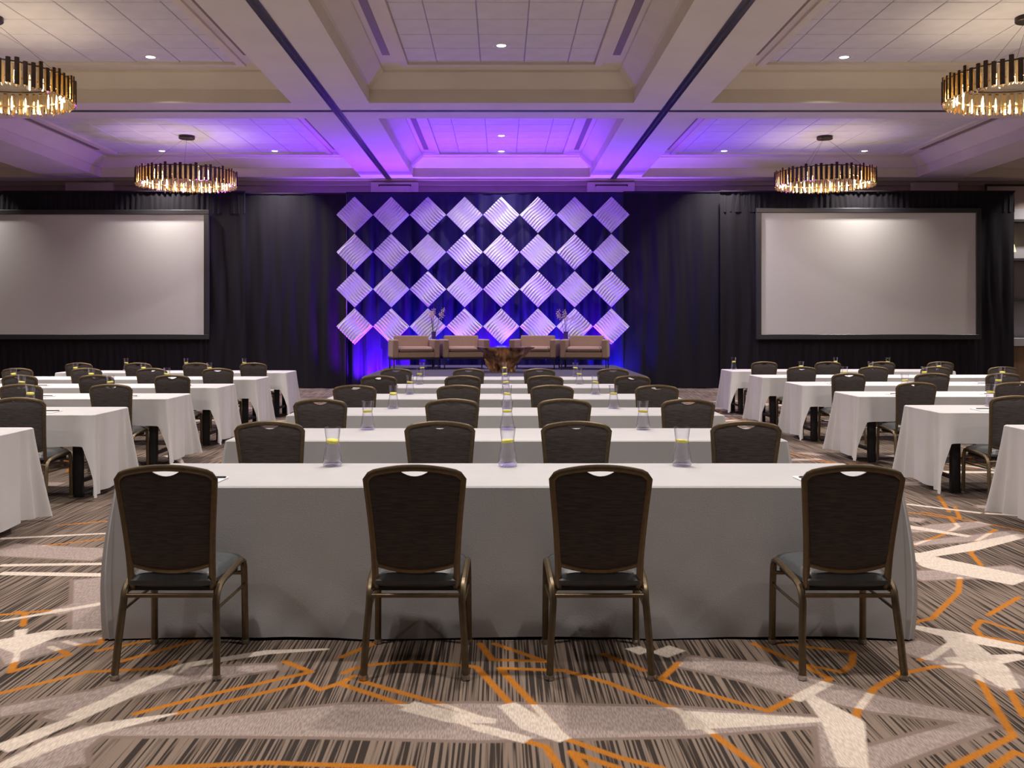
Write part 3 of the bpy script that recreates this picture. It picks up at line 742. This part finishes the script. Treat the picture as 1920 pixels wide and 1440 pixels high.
# ================================================================== TABLES + CLOTHS
def sgn(v): return 1 if v >= 0 else -1
def cloth_mesh(W, D, ztop, style, seed):
    """style 'floor' = skirt to the floor all round; 'side' = long at both ends, short hem on the two long edges"""
    rnd = random.Random(seed); rc = .025; hw, hd = W / 2, D / 2
    pts = []       # (x, y, nx, ny, cornerdist signed)
    def edge(a, b, nrm, n):
        for i in range(n):
            # denser near the corners
            t = i / n; t = .5 - .5 * math.cos(PI * t) if n > 20 else t
            pts.append((a[0] + (b[0] - a[0]) * t, a[1] + (b[1] - a[1]) * t, *nrm))
    def corner(cx, cy, a0):
        for i in range(8):
            a = a0 + (PI / 2) * i / 8
            pts.append((cx + rc * math.cos(a), cy + rc * math.sin(a), math.cos(a), math.sin(a)))
    edge((-hw + rc, -hd), (hw - rc, -hd), (0, -1), 90); corner(hw - rc, -hd + rc, -PI / 2)
    edge((hw, -hd + rc), (hw, hd - rc), (1, 0), 34); corner(hw - rc, hd - rc, 0)
    edge((hw - rc, hd), (-hw + rc, hd), (0, 1), 90); corner(-hw + rc, hd - rc, PI / 2)
    edge((-hw, hd - rc), (-hw, -hd + rc), (-1, 0), 34); corner(-hw + rc, -hd + rc, PI)
    n = len(pts); K = 14
    ph = [rnd.uniform(0, 6.28) for _ in range(8)]
    m = MB()
    hem = []
    for (x, y, nx, ny) in pts:
        on_end = abs(nx) > .5
        dx = hw - abs(x); dy = hd - abs(y)
        if style == 'floor': h = .012 + .004 * math.sin(5 * x + ph[0])
        else:
            if on_end: h = .035 + .025 * math.sin(PI * min(1, max(0, dy / D))) + .008 * math.sin(9 * y + ph[1])
            else:
                t = min(1, dx / .10); h = .030 + (.455 + .008 * math.sin(3 * x + ph[0]) - .030) * (t ** .55)
        hem.append(h)
    for k in range(K + 1):
        t = k / K
        for (x, y, nx, ny), h in zip(pts, hem):
            on_end = abs(nx) > .5; dx = hw - abs(x); dy = hd - abs(y)
            if k == 0: m.v.append((x - nx * .012, y - ny * .012, ztop)); continue
            tt = (k - 1) / (K - 1); z = ztop - .008 - (ztop - .008 - h) * tt
            drop = (ztop - z) / ztop
            off = 0; ox = oy = 0
            cd = math.hypot(dx, dy)
            if style == 'floor':
                rip = .006 * math.sin(4.3 * x + ph[2]) + .004 * math.sin(9.7 * x + 2 * z + ph[3])
                rip += .010 * math.sin(17 * y + ph[4]) * (1 if on_end else 0)
                if ny < -.5: off = -.004 + rip * drop * .8 + .012 * drop * (0.5 + .5 * math.sin(2.1 * x + ph[5])) * (tt ** 2)
                else: off = rip * drop + .02 * drop
                low = max(0, (drop - .5) / .5)
                off += (.007 * math.sin(13 * x + 16 * z + ph[6]) + .005 * math.sin(23 * x - 19 * z + ph[7])) * low * (.45 + .55 * math.sin(3.6 * x + ph[1]))
                c = math.exp(-(cd / .16) ** 2)
                ox = sgn(x) * c * (.03 * math.sin(PI * min(1, drop * .85)) ); oy = sgn(y) * c * .012 * drop
                if on_end: off += .022 * math.sin(PI * min(1, drop * .8))
            else:
                c = math.exp(-(cd / .13) ** 2)
                cone = drop ** 1.15
                oy = sgn(y) * c * (.15 if y < 0 else .10) * cone; ox = sgn(x) * c * .075 * cone
                # folds between the corner cone and the flat sides
                cr = math.exp(-((cd - .185) / .045) ** 2); off -= .065 * cr * drop ** .7 * (1 if on_end else .5)
                cr2 = math.exp(-((cd - .075) / .03) ** 2); off -= .065 * cr2 * drop ** .7 * (1 if on_end else -.2)
                if on_end: off += .010 * drop * math.sin(11 * y + ph[2]) + .02 * drop
                else: off += .012 * drop * math.sin(6 * x + ph[3]) * min(1, dx / .3) + .004
            m.v.append((x + nx * (off + .002) + ox, y + ny * (off + .002) + oy, max(.006, z)))
    for k in range(K):
        for i in range(n):
            a = k * n + i; b = k * n + (i + 1) % n; m.f.append((a, a + n, b + n, b)); m.mi.append(0)
    # top sheet as a fan of strips
    m.f.append(tuple(range(n))); m.mi.append(0)
    m.fix = True
    return m.mesh('tablecloth', M_CLOTH_DIM if style == 'floor' else M_CLOTH)
def make_table(W, D):
    r = empty('folding_table')
    hw = W / 2
    m = MB(); m.box(-hw, hw, -D / 2, D / 2, .70, .726, bev=.004); m.build('tabletop', M_TABLETOP, r)
    for sx in (-1, 1):
        for sy in (-1, 1):
            X = sx * (hw - .13); Yl = sy * (D / 2 - .08)
            m = MB(); m.box(X - .042, X + .042, Yl - .025, Yl + .025, .0, .70, bev=.004); m.build('leg', M_BLACKMET, r)
        m = MB(); m.box(X - .02, X + .02, -D / 2 + .1, D / 2 - .1, .12, .15); m.build('crossbar', M_BLACKMET, r, smooth=False)
    return r
ZT = .74
CF = [4.6, 6.44, 8.27, 10.10, 11.95, 13.80]
LF = [6.50, 8.34, 10.17, 12.00, 13.84, 15.80]
RF = [6.70, 8.55, 10.50, 12.45, 14.35, 16.30]
ORD = ['nearest', 'second-nearest', 'third-nearest', 'fourth-nearest', 'fifth-nearest', 'farthest']
DEP = .78
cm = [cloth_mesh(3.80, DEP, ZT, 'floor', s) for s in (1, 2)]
sm_ = [cloth_mesh(3.83, DEP, ZT, 'side', s) for s in (3, 4, 5)]
tab0 = make_table(1.84, DEP - .04)
tfirst = True
SECT = [('centre', CF, .035, cm, 3.8), ('left', LF, -3.56 - 1.915, sm_, 3.83), ('right', RF, 3.93 + 1.915, sm_, 3.83)]
for si, (nm, fr, xc, meshes, W) in enumerate(SECT):
    for i, y in enumerate(fr):
        for sx in (-1, 1):
            t = tab0 if tfirst else copy_tree(tab0); tfirst = False
            t.location = (xc + sx * (W / 4 - .012), y + DEP / 2, 0)
            if nm == 'centre': lb = f'folding table hidden under the {ORD[i]} centre tablecloth, {"left" if sx < 0 else "right"} half'
            else:
                pos = ('aisle' if (sx > 0) == (nm == 'left') else 'wall')
                lb = f'black-legged folding table under the {ORD[i]} {nm} block tablecloth, {pos} half'
            tag(t, lb, 'table', 'folding tables under the grey cloths')
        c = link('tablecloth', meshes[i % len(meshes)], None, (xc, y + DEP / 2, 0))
        if nm != 'centre' and i % 2 == 0: c.rotation_euler.z = PI
        tag(c, f'light grey tablecloth over the {ORD[i]} long table of the {nm} block', 'tablecloth', 'grey tablecloths on the long tables')

# ================================================================== BANQUET CHAIRS
def make_chair():
    r = empty('banquet_chair')
    # side profile of the back: depth (y) and half width by height
    def by(z): return -.165 - .085 * max(0, (z - .40) / .50) ** 1.15
    def bw(z):
        t = (z - .37) / .50
        return .176 + .012 * max(0, t) + .021 * max(0, t - .25) ** 1.5 * 1.6
    for_frame = []
    zs = [.37, .40, .46, .52, .60, .68, .76, .82, .855]
    L = [(-bw(z), by(z), z) for z in zs]
    L[0] = (-bw(.37), by(.37) + .01, .365)
    top = []
    for k in range(1, 24):
        t = k / 24; x = -bw(.86) * math.cos(PI * t * 1.0) if False else -bw(.86) + 2 * bw(.86) * t
        u = abs(x) / bw(.86); z = .907 - .030 * u ** 2 - .018 * max(0, (u - .86) / .14) ** 1.6
        top.append((x, by(z), z))
    path = L + top + [(-x, y, z) for x, y, z in reversed(L)]
    m = MB(); n_ = len(path)
    m.tube(path, .0155, .0115, n=8, ref=(0, 1, 0)); fr = m.build('back_frame', M_FRAME, r)
    # curved lower rail
    def zlow(x): return .455 + .030 * (x / .17) ** 2
    m = MB(); m.tube([(x, by(.46) + .002, zlow(x) - .004) for x in [(-.17 + .34 * k / 12) for k in range(13)]], .016, .009, n=8, ref=(0, 1, 0)); m.build('lower_rail', M_FRAME, r)
    # upholstered panel with the hand hole notch
    nu, nv = 26, 12; m = MB()
    def ztop(x):
        u = abs(x) / .2; base = .907 - .030 * u ** 2 - .012
        a = abs(x) / .062
        return base - (.026 * (1 - a * a) if a < 1 else 0)
    for face in (0, 1):
        for j in range(nv + 1):
            v = j / nv
            for i in range(nu + 1):
                s = -1 + 2 * i / nu
                zc = .47 + v * .41; hw = bw(zc) - .006; x = s * hw
                z0 = zlow(x) + .004; z1 = ztop(x); z = z0 + (z1 - z0) * v
                e = (1 - abs(s) ** 6) * (1 - abs(2 * v - 1) ** 8)
                th = .005 + .012 * max(0, e) ** .5 if face == 0 else .006 + .022 * max(0, e) ** .5
                m.v.append((x, by(z) + (-th if face == 0 else th), z))
    b0 = (nu + 1) * (nv + 1)
    for j in range(nv):
        for i in range(nu):
            q = j * (nu + 1) + i
            m.f.append((q, q + 1, q + nu + 2, q + nu + 1)); m.mi.append(0)
            m.f.append((b0 + q, b0 + q + nu + 1, b0 + q + nu + 2, b0 + q + 1)); m.mi.append(0)
    rim = [i for i in range(nu + 1)] + [j * (nu + 1) + nu for j in range(1, nv + 1)] + [nv * (nu + 1) + i for i in range(nu - 1, -1, -1)] + [j * (nu + 1) for j in range(nv - 1, 0, -1)]
    for a, b in zip(rim, rim[1:] + rim[:1]): m.f.append((a, a + b0, b + b0, b)); m.mi.append(0)
    m.fix = True
    m.build('backrest', M_BACK, r)
    # seat cushion, waterfall front
    m = MB(); nx, ny = 14, 14
    def seat(s, t, topf):
        y = -.185 + .405 * t; hw = .183 + .035 * t
        x = s * hw
        e = (1 - abs(s) ** 5) * (1 - abs(2 * t - 1) ** 7); e = max(0, e) ** .45
        rnd_ = 1 - .05 * (abs(2 * t - 1) ** 8) * (abs(s) ** 4)
        x *= rnd_
        z = (.408 + .042 * e + .006 * (1 - s * s) * e) if topf else (.392 - .022 * e)
        return (x, y, z)
    for topf in (1, 0):
        for j in range(ny + 1):
            for i in range(nx + 1):
                s = -1 + 2 * i / nx; t = j / ny
                s = math.sin(s * PI / 2) * .5 + s * .5; t = .5 + .5 * (math.sin((2 * t - 1) * PI / 2) * .5 + (2 * t - 1) * .5)
                m.v.append(seat(s, t, topf))
    b0 = (nx + 1) * (ny + 1)
    for j in range(ny):
        for i in range(nx):
            q = j * (nx + 1) + i
            m.f.append((q, q + 1, q + nx + 2, q + nx + 1)); m.mi.append(0)
            m.f.append((b0 + q, b0 + q + nx + 1, b0 + q + nx + 2, b0 + q + 1)); m.mi.append(0)
    rim = [i for i in range(nx + 1)] + [j * (nx + 1) + nx for j in range(1, ny + 1)] + [ny * (nx + 1) + i for i in range(nx - 1, -1, -1)] + [j * (nx + 1) for j in range(ny - 1, 0, -1)]
    for a, b in zip(rim, rim[1:] + rim[:1]): m.f.append((a, b, b + b0, a + b0)); m.mi.append(0)
    m.fix = True
    m.build('seat', M_SEAT, r)
    g = MB(); g.lathe([(.019, .022), (.02, .006), (.017, 0)], 10, cap0=True, cap1=True); gm = g.mesh('foot_glide', M_GLIDE)
    for sx in (-1, 1):
        X = sx * .200
        rear = [(sx * .218, -.245, .018), (sx * .212, -.222, .15), (X, -.192, .32), (sx * .201, -.178, .358), (sx * .202, -.155, .378), (sx * .205, -.12, .390), (sx * .208, .0, .404)]
        front = [(sx * .208, .0, .404), (sx * .211, .11, .414), (sx * .212, .16, .414), (sx * .213, .190, .402), (sx * .213, .208, .372), (sx * .214, .214, .30), (sx * .216, .222, .018)]
        for pth in (rear, front):
            m = MB(); m.tube(pth, .0135, .016, n=8, ref=(1, 0, 0)); lg = m.build('leg', M_FRAME, r)
            e = pth[0] if pth is rear else pth[-1]
            link('foot_glide', gm, lg, (e[0], e[1], 0))
        m = MB(); m.tube([(sx * .200, -.197, .285), (sx * .213, .212, .285)], .007, n=6, ref=(1, 0, 0)); m.build('side_brace', M_FRAME, r)
        m = MB(); m.tube([(sx * .176, -.15, .37), (sx * .201, -.175, .355)], .009, n=6, ref=(0, 0, 1)); m.build('bracket', M_FRAME, r)
    m = MB(); m.box(-.199, .199, -.192, -.176, .335, .352, bev=.003); m.build('stretcher', M_FRAME, r)
    m = MB(); m.box(-.209, .209, .195, .209, .335, .352, bev=.003); m.build('stretcher', M_FRAME, r)
    m = MB(); m.box(-.19, .19, -.16, .19, .358, .376, bev=.003); m.build('seat_board', M_BLACKMET, r)
    return r
chair0 = make_chair(); cfirst = True
def put_chair(x, y, a, label, group):
    global cfirst
    o = chair0 if cfirst else copy_tree(chair0); cfirst = False
    o.location = (x, y, 0); o.rotation_euler.z = a; tag(o, label, 'chair', group)
CCX = [[-1.435, -.371, .425, 1.505], [-1.444, -.38, .469, 1.53], [-1.473, -.40, .51, 1.52], [-1.48, -.43, .51, 1.57], [-1.47, -.46, .53, 1.57], [-1.47, -.46, .53, 1.56]]
CN = ['far left', 'left of centre', 'right of centre', 'far right']
rj = random.Random(4)
for i, y in enumerate(CF):
    for k, x in enumerate(CCX[i]):
        put_chair(x, y - (.275 if i == 0 else .24), R(rj.uniform(-1.2, 1.2)) if i else 0, f'bronze-framed dark banquet chair, {CN[k]} at the {ORD[i]} centre table', 'banquet chairs at the centre tables')
LX = [-4.0, -4.92, -5.85, -6.82]; RX = [4.38, 5.44, 6.34, 7.32]
KN = ['first', 'second', 'third', 'fourth']
for i in range(1, 6):
    for k in range(4):
        for nm, fr, xs in (('left', LF, LX), ('right', RF, RX)):
            x = xs[k]; y = fr[i] - .165
            if abs(x) / (y - .2) > .565: continue
            put_chair(x, y, R(rj.uniform(-2.5, 2.5)), f'dark banquet chair, {KN[k]} from the aisle at the {ORD[i]} {nm} table', f'banquet chairs at the {nm} tables')

# ================================================================== CARAFES, PADS, PENS
def make_carafe():
    r = empty('glass_carafe')
    m = MB()
    outer = [(.001, .002), (.050, .002), (.053, .008), (.049, .05), (.041, .095), (.0365, .13), (.037, .150), (.041, .18), (.0445, .212)]
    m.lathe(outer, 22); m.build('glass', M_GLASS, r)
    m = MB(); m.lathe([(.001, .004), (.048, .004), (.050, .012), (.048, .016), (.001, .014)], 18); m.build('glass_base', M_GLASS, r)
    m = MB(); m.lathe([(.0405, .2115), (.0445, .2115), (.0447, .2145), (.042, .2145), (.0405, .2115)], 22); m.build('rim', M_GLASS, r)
    m = MB(); m.lathe([(.001, -.009), (.031, -.009), (.035, -.005), (.035, .005), (.031, .009), (.001, .009)], 18)
    o = m.build('lemon_slice', M_LEMON, r, (0, 0, .137)); o.rotation_euler = (R(6), R(4), 0)
    return r
car0 = make_carafe(); kfirst = True
def put_carafe(x, y, lb):
    global kfirst
    o = car0 if kfirst else copy_tree(car0); kfirst = False
    o.location = (x, y, ZT + .001); o.rotation_euler.z = rj.uniform(0, 6); tag(o, lb, 'carafe', 'glass carafes with lemon on the tables')
KX = ['left', 'middle', 'right']
CK = [[-.93, .035, .995], [-.994, .044, 1.054], [-1.01, .055, 1.05], [-1.03, .05, 1.06], [-1.08, .045, 1.03], [-1.2, .05, 1.12]]
for i, y in enumerate(CF):
    for k in range(3): put_carafe(CK[i][k], y + .66, f'glass carafe with lemon slice, {KX[k]} one on the {ORD[i]} centre table')
LK = [-4.42, -5.42, -6.45]; RK = [4.70, 5.79, 6.86]
for i in range(1, 6):
    for k in range(3):
        for nm, fr, xs in (('left', LF, LK), ('right', RF, RK)):
            x = xs[k]; y = fr[i] + .62
            if nm == 'right' and i == 5: x = [4.12, 5.92, 6.85][k]
            if abs(x) / y > .55: continue
            put_carafe(x, y, f'glass carafe with lemon slice, {KN[k]} from the aisle on the {ORD[i]} {nm} table')
m = MB(); m.box(-.075, .075, -.105, .105, 0, .006, bev=.0015); pad_me = m.mesh('notepad', M_PAPER)
m = MB(); m.tube([(-.07, 0, 0), (-.062, 0, 0), (.05, 0, 0), (.066, 0, 0), (.072, 0, 0)], [.002, .0045, .005, .0045, .0015], n=7, ref=(0, 0, 1)); pen_me = m.mesh('pen', M_PEN)
def put_pad(x, y, a, where, pdx=0, pdy=0):
    o = link('notepad', pad_me, None, (x, y, ZT + .001), a); tag(o, f'white notepad {where}', 'notepad', 'white notepads on the tables')
    o = link('pen', pen_me, None, (x + pdx, y + pdy, ZT + .0125), a + R(8)); tag(o, f'black pen on the notepad {where}', 'pen', 'black pens on the notepads')
put_pad(-1.465, CF[0] + .15, R(-4), 'beside the far left chair of the nearest centre table', .01, .05)
put_pad(1.565, CF[0] + .17, R(3), 'beside the far right chair of the nearest centre table', -.0, .05)
for i in range(1, 6):
    for k in range(4):
        for nm, fr, xs in (('left', LF, LX), ('right', RF, RX)):
            x = xs[k]; y = fr[i] + .17
            if abs(x) / (y - .2) > .565 or (i > 3 and k > 1): continue
            put_pad(x + (-.05 if nm == 'left' else .04), y + .04, R(rj.uniform(-4, 4)), f'at the {KN[k]} seat from the aisle, {ORD[i]} {nm} table', .01, .02)
